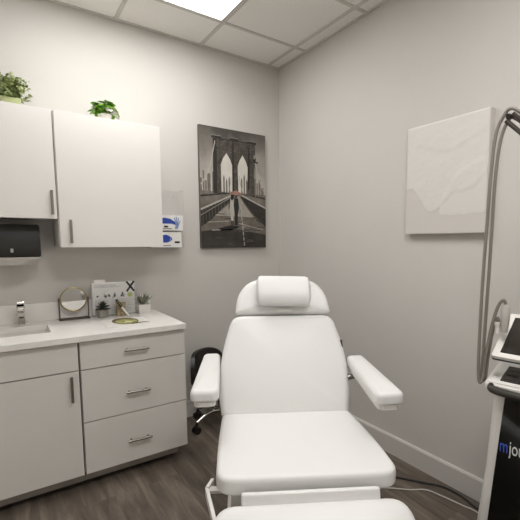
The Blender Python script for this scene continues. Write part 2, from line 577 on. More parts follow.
for i in range(76):
    az = 2.4 * i; el = .35 + 1.2 * rnd(0, 1)
    L = rnd(.080, .095) * (1 + .45 * math.sin(el))
    base = Vector((rnd(-.03, .03), rnd(-.03, .03), .068))
    tip = base + Vector((math.cos(az) * math.cos(el), math.sin(az) * math.cos(el), math.sin(el))) * L
    add_tube(sb, [base, base.lerp(tip, .5) + Vector((0, 0, .008)), tip], .0011, 5)
    for k in range(16):
        q = base.lerp(tip, .25 + .75 * k / 15)
        dd = Vector((rnd(-1, 1), rnd(-1, 1), rnd(-.3, 1)))
        leaf(fb, q, dd, Vector((rnd(-.3, .3), rnd(-.3, .3), 1)), rnd(.016, .026), rnd(.013, .020), mi=random.choice((0, 0, 1)))
link('foliage', fb, [LEAF, LEAFD], t)
link('stem', sb, LEAFD, t)

t = thing('trailing_plant', 'broad-leaved bright green and white plant on the taller wall cabinet', 'plant', (-1.470, -.20, UT))
lathe('pot', [(.0, .0005), (.03, .0005), (.034, .01), (.04, .055), (.042, .057), (.037, .057), (.035, .045), (.0, .045)], WHITEP, t)
fb = bmesh.new()
for i in range(150):
    az = 2 * PI * i / 150 * 11 + rnd(-.3, .3); el = rnd(.05, 1.3)
    L = rnd(.012, .038)
    base = Vector((math.cos(az) * rnd(0, .035), math.sin(az) * rnd(0, .03), .060 + .052 * math.sin(el)))
    tip = base + Vector((math.cos(az) * math.cos(el), math.sin(az) * math.cos(el), math.sin(el) * .6)) * L
    add_tube(fb, [base, tip], .001, 5)
    pale = 1 if (math.cos(az) > -.1 and math.sin(az) < 0.2 and el < .75) else 0
    leaf(fb, tip, Vector((math.cos(az) * 1.0, math.sin(az) * 1.0, rnd(-.7, .0) if el < .9 else .1)), Vector((0, 0, 1)), rnd(.035, .05), rnd(.03, .042), mi=pale)
link('foliage', fb, [LEAFG, LEAFV], t)

# ================================================================== WALL THINGS
# towel dispenser
t = thing('paper_towel_dispenser', 'black paper towel dispenser mounted on the wall below the left cabinet', 'dispenser', (-2.02, 0, 1.296))
bm = bmesh.new()
vs = add_prism(bm, [(-.001, .035), (-.225, .035), (-.232, .10), (-.205, .225), (-.001, .225)], -.155, .155)
Myz = Matrix(((0, 0, 1, 0), (1, 0, 0, 0), (0, 1, 0, 0), (0, 0, 0, 1)))   # (x,y,z)->(z,x,y)
bmesh.ops.transform(bm, matrix=Myz, verts=bm.verts)
bmesh.ops.bevel(bm, geom=list(bm.edges), offset=.006, segments=3, affect='EDGES')
link('cover', bm, BLACKP, t, smooth=True)
bm = bmesh.new()
pts = [(-.155, -.001), (-.155, -.20), (-.13, -.24), (.075, -.255), (.160, -.205), (.160, -.001)]
lo = round_poly([(x * .8, y * .9) for x, y in pts], .02, 3); hi = round_poly(pts, .03, 3)
a = [bm.verts.new((x, y, -.012)) for x, y in lo]; b = [bm.verts.new((x, y, .022)) for x, y in hi]; c = [bm.verts.new((x, y, .034)) for x, y in hi]
bm.faces.new(a[::-1]); bm.faces.new(c)
for A, B in ((a, b), (b, c)):
    for k in range(len(A)): bm.faces.new((A[k], A[(k + 1) % len(A)], B[(k + 1) % len(A)], B[k]))
link('tray', bm, GREYP, t, smooth=True)
bm = bmesh.new(); add_box(bm, .005, .019, -.2375, -.229, .062, .085, .003)
link('latch', bm, GREYP, t)

# glove boxes in a holder
t = thing('glove_box_holder', 'clear acrylic glove box holder mounted on the wall beside the cabinet', 'holder', (-1.060, 0, 1.375))
bm = bmesh.new()
add_box(bm, -.121, .121, -.006, -.001, 0, .43)
add_box(bm, -.121, .121, -.108, -.006, .0, .004)
add_box(bm, -.121, .121, -.108, -.006, .119, .123)
add_box(bm, -.1235, -.121, -.108, -.006, .004, .43)
add_box(bm, .121, .1235, -.108, -.006, .004, .43)
link('rack', bm, CLEAR, t)
for x in (-.08, .085):
    tube('screw', [(x, -.0065, .385), (x, -.0095, .385)], .005, STEEL, t)

def glove_box(z, y, label, top):
    t = thing('glove_box', label, 'glove box', (-1.060 + (.0075 if top else -.0075), y, z), group=None)
    box('carton', -.113, .113, -.045, .045, 0, .112, PAPER, t, .001)
    bm = bmesh.new()
    def patch(pts, y=-.0462, mi=0, th=.001):
        a = [bm.verts.new((x, y, q)) for x, q in pts]; b = [bm.verts.new((x, y + th, q)) for x, q in pts]
        fs = [bm.faces.new(a), bm.faces.new(b[::-1])]
        for k in range(len(a)): fs.append(bm.faces.new((a[k], a[(k + 1) % len(a)], b[(k + 1) % len(a)], b[k])))
        for f in fs: f.material_index = mi
    if top:
        patch([(-.105, .045), (-.105, .09), (-.02, .092), (.02, .085), (.055, .062), (.06, .04), (.03, .05), (-.02, .05)])
        for k, (tx, tz) in enumerate(((.05, .095), (.066, .10), (.082, .092), (.094, .072))):   # gloved hand
            bx = .060 + k * .006
            patch([(bx - .004, .045), (tx - .004, tz), (tx + .003, tz + .002), (bx + .004, .045)], y=-.0475, mi=2)
        patch([(.05, .012), (.06, .05), (.084, .05), (.072, .012)], y=-.0475, mi=2)
        patch([(-.03, .022), (-.03, .034), (.0, .034), (.0, .022)], mi=1)
        patch([(-.1, .010), (-.1, .017), (.03, .017), (.03, .010)], mi=3)
    else:
        patch([(-.105, .035), (-.105, .088), (0, .092), (.035, .075), (.042, .06), (.03, .045), (0, .035)])
        patch([(.02, .045), (.028, .075), (.034, .074), (.030, .045)], y=-.0475, mi=2)
        patch([(.06, .03), (.06, .045), (.098, .045), (.098, .03)], mi=1)
        patch([(-.1, .010), (-.1, .017), (.03, .017), (.03, .010)], mi=3)
    link('printed_label', bm, [BLUE, INK, SAGE if False else mat('pale_blue_print', srgb(128, 148, 190), .5), INKG], t)
glove_box(1.3795, -.060, 'white and blue glove box, lower one in the wall holder', False)
glove_box(1.5035, -.054, 'white and blue glove box with a gloved hand, upper one in the wall holder', True)

# bridge canvas
PL, PR, PB, PT = -.766, -.163, 1.371, 2.325
PW, PH = PR - PL, PT - PB
t = thing('bridge_painting', 'tall black and white canvas of a couple under a red umbrella on a bridge', 'painting', (PL, 0, PB))
def artmat(name, c, n=.25, s=18): return mat(name, srgb(*c), .6, noise=n, nscale=s)
A_SKY = bpy.data.materials.new('art_sky'); A_SKY.use_nodes = True
nt = A_SKY.node_tree; p = nt.nodes['Principled BSDF']; p.inputs['Roughness'].default_value = .55
tc = nt.nodes.new('ShaderNodeTexCoord'); sep = nt.nodes.new('ShaderNodeSeparateXYZ'); nz = nt.nodes.new('ShaderNodeTexNoise')
nz.inputs['Scale'].default_value = 6; nz.inputs['Detail'].default_value = 8
nt.links.new(tc.outputs['Object'], nz.inputs['Vector']); nt.links.new(tc.outputs['Object'], sep.inputs[0])
ma = nt.nodes.new('ShaderNodeMath'); ma.operation = 'MULTIPLY_ADD'; ma.inputs[1].default_value = .45; nt.links.new(nz.outputs['Fac'], ma.inputs[0]); nt.links.new(sep.outputs['Z'], ma.inputs[2])
rp = nt.nodes.new('ShaderNodeValToRGB'); e = rp.color_ramp.elements
e[0].position = .60; e[0].color = srgb(190, 184, 174); e[1].position = 1.15 if False else 1.0; e[1].color = srgb(72, 68, 62)
k = e.new(.82); k.color = srgb(132, 126, 118)
mb = nt.nodes.new('ShaderNodeMath'); mb.operation = 'MULTIPLY'; mb.inputs[1].default_value = .84; nt.links.new(ma.outputs[0], mb.inputs[0]); nt.links.new(mb.outputs[0], rp.inputs['Fac']); nt.links.new(rp.outputs['Color'], p.inputs['Base Color'])
A_TOW = artmat('art_stone', (74, 68, 61), .5, 26)
A_TOWD = artmat('art_dark_stone', (42, 38, 33), .35, 30)
A_LITE = artmat('art_pale_haze', (206, 201, 191), .08, 12)
A_CITY = artmat('art_skyline', (112, 106, 97), .25, 25)
A_ROADL = artmat('art_walkway_light', (150, 144, 134), .22, 24)
A_ROAD = artmat('art_walkway_mid', (100, 94, 85), .3, 16)
A_ROADD = artmat('art_walkway_dark', (48, 44, 38), .4, 12)
A_RAIL = artmat('art_railing', (42, 38, 33), .4, 40)
A_WHITE = artmat('art_white', (176, 171, 162), .12, 40)
A_BLK = artmat('art_black', (26, 24, 22), .2, 30)
A_RED = artmat('art_umbrella', (152, 116, 102), .15, 30)
ARTM = [A_SKY, A_TOW, A_TOWD, A_LITE, A_CITY, A_ROADL, A_ROAD, A_ROADD, A_RAIL, A_WHITE, A_BLK, A_RED]
CANVE = mat('canvas_edge', srgb(96, 91, 84), .7)
bm = bmesh.new(); add_box(bm, 0, PW, -.03, -.001, 0, PH, .0015)
link('stretched_canvas', bm, CANVE, t)
bm = bmesh.new()
def art(pts, layer, mi):
    y = -.0302 - layer * .0002
    pts = [(u, v - .024 * math.sin(PI * min(1, max(0, v)))) for u, v in pts]
    vs = [bm.verts.new((u * PW, y, (1 - v) * PH)) for u, v in pts]
    f = bm.faces.new(vs); f.material_index = mi
art([(.002, .002), (.998, .002), (.998, .60), (.002, .60)], 0, 0)
# hazy skyline behind the bridge
random.seed(3)
x = 0.0
while x < 1.0:
    wd = rnd(.02, .05); h = rnd(.38, .50)
    art([(x, h), (min(x + wd, .998), h + rnd(-.006, .006)), (min(x + wd, .998), .6), (x, .6)], 1 + random.choice((0, 1)), 4)
    x += wd * rnd(1.0, 1.7)
# water / distant deck at both sides
art([(.002, .55), (.45, .55), (.45, .62), (.002, .66)], 3, 4)
art([(.56, .55), (.998, .55), (.998, .66), (.56, .60)], 3, 4)
art([(.002, .585), (.42, .553), (.42, .56), (.002, .60)], 4, 10)
art([(.60, .55), (.998, .575), (.998, .59), (.60, .556)], 4, 10)
# pale light through the arches
art([(.27, .20), (.80, .20), (.80, .56), (.27, .56)], 3, 3)
for a, h in ((.33, .43), (.37, .46), (.41, .44), (.60, .44), (.64, .41), (.68, .45)):
    art([(a, h), (a + .012, h - .03), (a + .024, h), (a + .024, .56), (a, .56)], 4, 4)
# tower: legs, spandrel with pointed arches, cornice
def arch(cx, hw, apex, spring, layer):
    return [(cx - hw, spring), (cx - hw * .62, spring - (spring - apex) * .52), (cx, apex), (cx + hw * .62, spring - (spring - apex) * .52), (cx + hw, spring)]
def spandrel(u0, u1, cx, hw, apex, spring, top, mi):
    A = arch(cx, hw, apex, spring, 0)
    art([(u0, top), (cx, top), A[2], A[1], A[0], (u0, spring)], 5, mi)
    art([(cx, top), (u1, top), (u1, spring), A[4], A[3], A[2]], 5, mi)
spandrel(.20, .52, .385, .085, .215, .32, .095, 1)
spandrel(.52, .83, .63, .078, .215, .32, .095, 1)
art([(.19, .31), (.30, .31), (.305, .565), (.185, .565)], 5, 1)
art([(.47, .31), (.552, .31), (.56, .60), (.465, .60)], 5, 1)
art([(.708, .31), (.81, .31), (.815, .565), (.70, .565)], 5, 1)
art([(.19, .10), (.245, .10), (.24, .565), (.185, .565)], 6, 2)
art([(.47, .10), (.50, .10), (.495, .60), (.465, .60)], 6, 2)
art([(.715, .12), (.745, .12), (.735, .50), (.70, .54)], 6, 2)
for a, b, z in ((.17, .31, .075), (.44, .57, .075), (.70, .85, .08)):
    art([(a, z), (b, z), (b, z + .022), (a, z + .022)], 7, 2)
    art([(a, z - .004), (b, z - .004), (b, z), (a, z)], 7, 5)
art([(.30, .092), (.72, .092), (.72, .102), (.30, .102)], 6, 2)
# suspension cables
def stroke(a, b, wd, layer, mi):
    a, b = Vector(a), Vector(b); d = (b - a).normalized(); n = Vector((d.y, -d.x)) * wd / 2
    art([a + n, b + n, b - n, a - n], layer, mi)
for q0, q1 in (((.22, .12), (.15, .33)), ((.15, .33), (.09, .43)), ((.09, .43), (.01, .50))): stroke(q0, q1, .012, 8, 9)
for q0, q1 in (((.81, .20), (.87, .38)), ((.87, .38), (.93, .48)), ((.93, .48), (.995, .545))): stroke(q0, q1, .012, 8, 9)
for q0, q1 in (((.57, .40), (.60, .50)), ((.60, .50), (.64, .555)), ((.45, .42), (.43, .50)), ((.43, .50), (.40, .555))): stroke(q0, q1, .008, 8, 9)
for a in (.06, .12, .88, .94): stroke((a, .45), (a, .58), .004, 8, 4)
stroke((.82, .25), (.83, .58), .012, 8, 4)
art([(.80, .245), (.845, .222), (.835, .255), (.88, .262), (.87, .275), (.80, .265)], 9, 10)
# walkway
art([(.50, .575), (.57, .575), (.72, .70), (.34, .70)], 6, 5)
art([(.40, .65), (.66, .65), (.80, .745), (.20, .745)], 7, 5)
art([(.002, .83), (.20, .745), (.80, .745), (.998, .86), (.998, .90), (.002, .88)], 7, 6)
art([(.002, .87), (.40, .84), (.998, .89), (.998, .998), (.002, .998)], 8, 7)
for a, b in (((.05, .80), (.40, .785)), ((.55, .80), (.95, .85)), ((.15, .86), (.5, .85)), ((.3, .72), (.45, .715)), ((.62, .74), (.75, .745))): stroke(a, b, .008, 9, 5)
art([(.25, .845), (.42, .82), (.56, .83), (.46, .86), (.30, .87)], 9, 10)
random.seed(21)
for a in range(46):
    v = rnd(.72, .985); u = rnd(.05, .85); L_ = rnd(.04, .14)
    stroke((u, v), (min(.99, u + L_), v + rnd(-.006, .006)), rnd(.002, .006), 8.4, random.choice((5, 6, 6, 7, 10)) if v < .88 else random.choice((6, 7, 10, 10)))
for a in range(70):
    u = rnd(.21, .79); v = rnd(.11, .21)
    stroke((u, v), (u + rnd(.01, .03), v), rnd(.002, .006), 7.4, random.choice((2, 2, 4, 6)))
for a in range(80):
    u = random.choice((rnd(.25, .29), rnd(.50, .54), rnd(.745, .795))); v = rnd(.22, .55)
    stroke((u - .01, v), (u + rnd(.005, .012), v), rnd(.002, .005), 7.4, random.choice((2, 2, 4, 6)))
# railings
art([(.002, .70), (.46, .575), (.50, .58), (.30, .69), (.15, .775), (.002, .835)], 9, 8)
stroke((.002, .70), (.46, .572), .014, 10, 9)
stroke((.002, .745), (.44, .59), .006, 10, 5)
for a in range(9):
    u = .03 + a * .045; stroke((u, .705 - u * .27), (u, .825 - u * .42), .005, 10, 6)
art([(.998, .665), (.62, .572), (.585, .58), (.75, .70), (.86, .775), (.998, .825)], 9, 8)
stroke((.998, .665), (.61, .568), .012, 10, 9)
stroke((.76, .71), (.998, .83), .005, 10, 6)
# centre line on the walkway
for a in range(8):
    v = .66 + a * .042; u = .592 + (v - .66) * .16
    stroke((u, v), (u + .004, v + .03), .012, 10, 9)
# couple under the umbrella
art([(0.433, 0.594), (0.478, 0.597), (0.483, 0.712), (0.473, 0.782), (0.443, 0.782), (0.423, 0.712)], 11, 9)
art([(0.440, 0.782), (0.456, 0.782), (0.456, 0.822), (0.442, 0.822)], 11, 10); art([(0.463, 0.782), (0.476, 0.782), (0.475, 0.822), (0.463, 0.822)], 11, 10)
art([(0.440, 0.567), (0.473, 0.567), (0.478, 0.602), (0.458, 0.617), (0.436, 0.602)], 12, 10)
art([(0.408, 0.622), (0.423, 0.617), (0.418, 0.672), (0.403, 0.692)], 12, 10)
art([(0.493, 0.592), (0.553, 0.597), (0.563, 0.672), (0.543, 0.732), (0.538, 0.817), (0.498, 0.817), (0.493, 0.712), (0.483, 0.652)], 11, 10)
art([(0.508, 0.562), (0.533, 0.562), (0.536, 0.592), (0.506, 0.592)], 12, 10)
art([(0.418, 0.567), (0.443, 0.542), (0.518, 0.530), (0.588, 0.544), (0.623, 0.570), (0.568, 0.566), (0.518, 0.572), (0.468, 0.566)], 13, 11)
link('printed_picture', bm, ARTM, t)

# white textured canvas on the right wall
Y0, Y1, ZB, ZT = -1.950, -1.444, 1.467, 2.087
t = thing('textured_canvas', 'square white canvas with raised plaster texture on the right wall', 'painting', (0, Y0, ZB))
W2, H2 = Y1 - Y0, ZT - ZB
bm = bmesh.new(); add_box(bm, -.04, -.001, 0, W2, 0, H2, .002)
link('stretched_canvas', bm, CANVASW, t)
# relief: grid displaced, with plateau edges in organic curves
bm = bmesh.new()
NX, NY = 110, 130
def relief(u, v):       # u left->right in photo (0..1), v bottom->top
    h = 0.0
    edge = .36 + .12 * math.sin(u * 5.1 + 2.6) + .05 * math.sin(u * 13)       # lower boundary of plaster
    if u > .30: edge -= .0
    edge += .02 * mn.noise(Vector((u * 9, 0, 1.7)))
    f = v - edge
    def st(x, k=60): return 1 / (1 + math.exp(-max(-40, min(40, x * k))))
    h += .0026 * st(f, 140)
    d = math.hypot(u - 1.02, (v - .12) * 1.15)                                   # big arc at lower right
    h += .0022 * st(.56 - d, 120) * st(v - .16)
    g = v - (.77 + .05 * math.sin(u * 7 + 1))
    h += .0020 * st(g, 140) * st(u - .18, 40)
    n = mn.fractal(Vector((u * 7, v * 7, 3.1)), 1.0, 2.0, 5)
    h += .0010 * n * (0.2 + st(f))
    b = min(u, 1 - u, v, 1 - v)
    return max(.0003, h + .0008) * min(1, b * 90) 
g = [[bm.verts.new((-.0401 - relief(1 - i / NX, j / NY), W2 * i / NX, H2 * j / NY)) for j in range(NY + 1)] for i in range(NX + 1)]
for i in range(NX):
    for j in range(NY):
        f = bm.faces.new((g[i][j], g[i + 1][j], g[i + 1][j + 1], g[i][j + 1]))
        f.material_index = 1 if relief(1 - i / NX, j / NY) > .0020 else 0
link('plaster_relief', bm, [CANVASW, mat('white_plaster', srgb(213, 209, 203), .5, bump=.5, bscale=60)], t, smooth=True)

# ================================================================== ON THE COUNTER
# round mirror
t = thing('tabletop_mirror', 'round gold-rimmed mirror on a dark metal stand on the counter', 'mirror', (-1.690, -.072, CT), rz=.0)
bm = bmesh.new()
R = .077
CZ = .134
tilt = Matrix.Translation((0, 0, CZ)) @ Matrix.Rotation(.04, 4, 'X')
circ = [tilt @ Vector((math.cos(a) * R, 0, math.sin(a) * R)) for a in [2 * PI * k / 48 for k in range(49)]]
add_tube(bm, circ, .0045, 8, cap=False)
link('rim', bm, GOLD, t, smooth=True)
bm = bmesh.new()
c = [bm.verts.new(tilt @ Vector((math.cos(2 * PI * k / 48) * R, -.001, math.sin(2 * PI * k / 48) * R))) for k in range(48)]
c2 = [bm.verts.new(tilt @ Vector((math.cos(2 * PI * k / 48) * R, .003, math.sin(2 * PI * k / 48) * R))) for k in range(48)]
bm.faces.new(c); bm.faces.new(c2[::-1])
for k in range(48): bm.faces.new((c[k], c2[k], c2[(k + 1) % 48], c[(k + 1) % 48]))
link('mirror_glass', bm, MIRROR, t)
bm = bmesh.new()
for s in (-1, 1):
    add_box(bm, s * .0855 - .004, s * .0855 + .004, -.004, .004, .004, CZ + .012)
    add_tube(bm, [(s * .0855, 0, CZ), (s * .080, 0, CZ)], .003, 8)
    add_box(bm, s * .0855 - .004, s * .0855 + .004, -.022, .030, .0003, .008)
add_box(bm, -.0895, .0895, -.022, -.015, .0003, .008)
add_box(bm, -.0895, .0895, .029, .035, .0003, .008)
link('stand', bm, DARKM, t)

# acrylic sign holder with price sheet
t = thing('leaflet_holder', 'clear upright holder with a white printed sheet marked with a black X', 'sign', (-1.436, -.062, CT), rz=0)
bm = bmesh.new()
add_box(bm, -.145, .145, .004, .006, .0003, .235)
add_box(bm, -.145, .145, -.002, .0, .0003, .225)
add_box(bm, -.145, .145, -.002, .036, .0003, .003)
link('acrylic_stand', bm, CLEAR, t)
bm = bmesh.new(); add_box(bm, -.139, .139, .0008, .0016, .005, .232); add_box(bm, -.125, -.055, .0020, .0030, .2, .252)
link('printed_sheet', bm, PAPER, t)
bm = bmesh.new()
def ink(x0, x1, z0, z1, mi=0): add_box(bm, x0, x1, .0002, .0008, z0, z1, mi=mi)
for s in (1, -1):
    mm = Matrix.Translation((.109, .0003, .197)) @ Matrix.Rotation(s * .62, 4, 'Y')
    add_box(bm, -.0065, .0065, -.0035 if s > 0 else -.0037, -.0030, -.044, .044, mtx=mm)
random.seed(11)
for i, z in enumerate((.212, .205, .198)): ink(-.125, rnd(-.02, .05), z, z + .0022, 1)
for i, cx in enumerate((-.106, -.05, .0, .05)):
    for k in range(3 if i == 0 else 13):
        a = rnd(0, 6.28); r = rnd(0, .008 if i == 0 else .020); q = rnd(.0028, .0052)
        ink(cx + math.cos(a) * r - q, cx + math.cos(a) * r + q, .137 + math.sin(a) * r - q, .137 + math.sin(a) * r + q, 0)
for i in range(9):
    z = .108 - i * .011
    for c0, c1 in ((-.125, -.085), (-.075, -.03), (-.018, .03), (.042, .125)): ink(c0, c0 + (c1 - c0) * rnd(.6, 1), z, z + .002, 1)
add_prism(bm, [(.105 + .017 * math.cos(k * PI / 8), .138 + .017 * math.sin(k * PI / 8)) for k in range(16)], 0, .0006, mi=2)
vs = list(bm.verts)[-32:]
bmesh.ops.transform(bm, matrix=Matrix(((1, 0, 0, 0), (0, 0, 1, -.0001), (0, 1, 0, 0), (0, 0, 0, 1))), verts=vs)
link('printing', bm, [INK, INKG, mat('yellow_green_print', srgb(170, 178, 82), .5)], t)

# grey concrete pot with succulent
t = thing('potted_succulent', 'dark succulent in a small grey concrete pot on the counter', 'plant', (-1.522, -.115, CT))
lathe('pot', [(.0, .0003), (.029, .0003), (.033, .004), (.0345, .055), (.0315, .055), (.030, .047), (.0, .047)], CONC, t)
fb = bmesh.new(); random.seed(5)
for ring, (n, el, L) in enumerate(((9, .25, .038), (9, .6, .036), (7, .95, .034), (5, 1.3, .03))):
    for k in range(n):
        az = 2 * PI * k / n + ring * .4
        d = Vector((math.cos(az) * math.cos(el), math.sin(az) * math.cos(el), math.sin(el)))
        leaf(fb, Vector((0, 0, .05 + ring * .007)) + d * .004, d, Vector((0, 0, 1)), L * 1.35, .022, fold=.5)
link('succulent_leaves', fb, SUCC, t)

# gold cup with pen
t = thing('gold_pen_cup', 'small gold faceted cup on the counter between two potted plants', 'cup', (-1.406, -.105, CT))
bm = bmesh.new()
prof = [(.0, .0003), (.036, .0003), (.026, .045), (.035, .09), (.031, .09), (.022, .046), (.03, .006), (.0, .006)]
add_lathe(bm, prof, 7, cap=False)
link('cup_body', bm, GOLDC, t)
t = thing('marker_pen', 'black and cream pen leaning diagonally on the gold cup', 'pen', (-1.406, -.105, CT))
a, b = Vector((-.036, -.035, .118)), Vector((.034, -.075, .005))
tube('barrel', [a.lerp(b, .45), a.lerp(b, .97), b], .0065, PAPER, t, radii=[.0065, .006, .004])
tube('cap', [a, a.lerp(b, .04), a.lerp(b, .45)], .0075, INK, t, radii=[.008, .0095, .0095])
tube('clip', [a.lerp(b, .05) + Vector((0, -.011, 0)), a.lerp(b, .38) + Vector((0, -.011, 0))], .0014, GOLD, t, n=6)

# white pot with spiky plant
t = thing('potted_air_plant', 'spiky grey-green plant in a square white pot at the counter end', 'plant', (-1.254, -.104, CT), rz=.0)
bm = bmesh.new(); taper_box(bm, .068, .034, .042, z0=.0003); link('pot', bm, WHITEP, t)
fb = bmesh.new(); random.seed(9)
for k in range(46):
    az = rnd(0, 2 * PI); el = rnd(.85, 1.5)
    d = Vector((math.cos(az) * math.cos(el), math.sin(az) * math.cos(el), math.sin(el)))
    leaf(fb, Vector((d.x * .015, d.y * .015, .06)), d, Vector((0, 0, 1)), rnd(.07, .105), rnd(.006, .010), fold=.4)
    for q in range(3):
        leaf(fb, Vector((d.x * .02, d.y * .02, .06)) + d * rnd(.02, .06), Vector((rnd(-1, 1), rnd(-1, 1), .6)), Vector((0, 0, 1)), .018, .006)
link('spiky_leaves', fb, SAGE, t)

# card with oval picture lying on the counter
t = thing('printed_card', 'white card with an oval green and brown picture lying flat on the counter', 'card', (-1.435, -.375, CT))
bm = bmesh.new()
vs = add_prism(bm, [(-.138, -.135), (.125, -.135), (.135, .13), (-.13, .135)], .0006, .0028)
link('card_sheet', bm, WHITEP, t)
bm = bmesh.new()
def oval(rx, ry, cx, cy, z, mi, a0=0, a1=2 * PI, n=32):
    f = bm.faces.new([bm.verts.new((cx + rx * math.cos(a0 + (a1 - a0) * k / n), cy + ry * math.sin(a0 + (a1 - a0) * k / n), z)) for k in range(n)]); f.material_index = mi
oval(.078, .115, .0, .03, .0031, 0)
oval(.064, .078, .002, .012, .0034, 1)
random.seed(4)
for k in range(16):
    oval(rnd(.008, .02), rnd(.008, .02), rnd(-.045, .045), rnd(-.055, .065), .0036 + k * .00003, 2 + k % 2)
f = bm.faces.new([bm.verts.new(q) for q in ((.0, -.10, .0033), (.125, -.075, .0033), (.125, -.062, .0033), (.04, -.055, .0033))]); f.material_index = 0
link('oval_picture', bm, [mat('brown_print', srgb(98, 82, 46), .5), mat('olive_print', srgb(164, 160, 100), .5), mat('yellow_print', srgb(206, 202, 150), .5), mat('green_print', srgb(112, 122, 66), .5)], t)

# ================================================================== TREATMENT CHAIR
CY = math.radians(31)
ch = thing('treatment_chair', 'white padded reclining treatment chair with armrests and a head pillow', 'chair', (-.995, -1.527, 0), rz=-CY)
# local frame: +x photo right, +y towards the head, z up.
def T(x, y, z): return Matrix.Translation((x, y, z))
TW = Matrix(((1, -.07, 0, 0), (0, 1, 0, 0), (0, 0, 1, 0), (0, 0, 0, 1)))        # seat is swivelled very slightly against the back
# seat
seat_out = round_poly([(-.300, .03), (-.312, -.25), (-.312, -.525), (.352, -.525), (.350, -.30), (.318, .03)], [.04, .1, .075, .075, .1, .04])
seat = cushion('seat', seat_out, .068, .021, LEATHER, ch, TW @ T(0, -.0, .532), puff=.012)
# piping around the front edge
def piping(outline, z, mtx, parent, r=.0025):
    pts = [mtx @ Vector((x, y, z)) for x, y in resample(outline, .02)]
    pts.append(pts[0])
    bm = bmesh.new(); add_tube(bm, pts, r, 6, cap=False)
    return link('piping', bm, SEAM, parent, smooth=True)
def inset(outline, d):
    cx = sum(p[0] for p in outline) / len(outline); cy = sum(p[1] for p in outline) / len(outline)
    return [(x - d * (1 if x > cx else -1) * min(1, abs(x - cx) / .1), y - d * (1 if y > cy else -1) * min(1, abs(y - cy) / .1)) for x, y in outline]
piping(inset(seat_out, .006), .048, TW @ T(0, 0, .532), seat)
# backrest
th = math.radians(29)
BK = T(0, .0, .60) @ Matrix.Rotation(PI / 2 - th, 4, 'X')     # pad plane: x right, y up along the back, z out of the pad (towards sitter)
back_out = round_poly([(-.302, -.02), (-.326, .12), (-.312, .31), (-.262, .503), (.268, .503), (.325, .31), (.338, .12), (.314, -.02)],
                      [.03, .12, .15, .055, .055, .15, .12, .03])
back = cushion('backrest', back_out, .10, .035, LEATHER, ch, BK @ T(0, .0, -.10), puff=.014)
head_out = round_poly([(-.250, .508), (-.236, .63), (-.165, .712), (.175, .712), (.248, .63), (.266, .508)], [.02, .07, .07, .07, .07, .02])
cushion('headrest', head_out, .095, .03, LEATHER, ch, BK @ T(0, 0, -.10), puff=.006)
bm = bmesh.new()
rings = []
NX_, NA = 22, 28
for i in range(NX_ + 1):
    q = -1 + 2 * i / NX_
    x = .010 + .144 * q
    e = 1 - max(0, abs(q) - .86) ** 2 / .14 ** 2 * .45
    ring_ = []
    for k_ in range(NA):
        a_ = 2 * PI * k_ / NA
        ca, sa = math.cos(a_), math.sin(a_)
        yy = math.copysign(abs(ca) ** .75, ca) * .083 * e; zz = math.copysign(abs(sa) ** .8, sa) * .044 * e
        ring_.append(bm.verts.new((x, .617 + yy - .004 * q, .040 + zz)))
    rings.append(ring_)
for A_, B_ in zip(rings, rings[1:]):
    for k_ in range(NA): bm.faces.new((A_[k_], A_[(k_ + 1) % NA], B_[(k_ + 1) % NA], B_[k_]))
bm.faces.new(rings[0]); bm.faces.new(rings[-1])
bmesh.ops.transform(bm, matrix=BK, verts=bm.verts)
pil = link('head_pillow', bm, LEATHER, ch, smooth=True)
bm = bmesh.new()
add_box(bm, -.03, .05, .512, .532, -.003, .012, .003)
bmesh.ops.transform(bm, matrix=BK, verts=bm.verts)
link('strap', bm, SEAM, pil)
# back panel behind the pads
bm = bmesh.new()
add_box(bm, -.24, .25, .02, .60, -.125, -.101, .005)
bmesh.ops.transform(bm, matrix=BK, verts=bm.verts)
link('back_panel', bm, PAINTW, ch)
# leg rest
LRm = TW @ T(.012, -.588, .552) @ Matrix.Rotation(math.radians(38), 4, 'X')
leg_main = round_poly([(-.325, .0), (-.345, -.14), (-.345, -.50), (.355, -.50), (.355, -.14), (.335, .0)], [.085, .10, .08, .08, .10, .085])
lg = cushion('leg_rest', leg_main, .09, .035, LEATHER, ch, LRm @ T(0, 0, -.09), puff=.012)
piping(inset(leg_main, .004), -.012 - .02, LRm, lg)
flap_out = round_poly([(-.230, -.01), (.250, -.01), (.250, .075), (-.230, .075)], .008)
cushion('leg_rest_flap', flap_out, .022, .008, LEATHER, ch, TW @ T(.006, -.568, .493) @ Matrix.Rotation(math.radians(76), 4, 'X'), puff=.002)
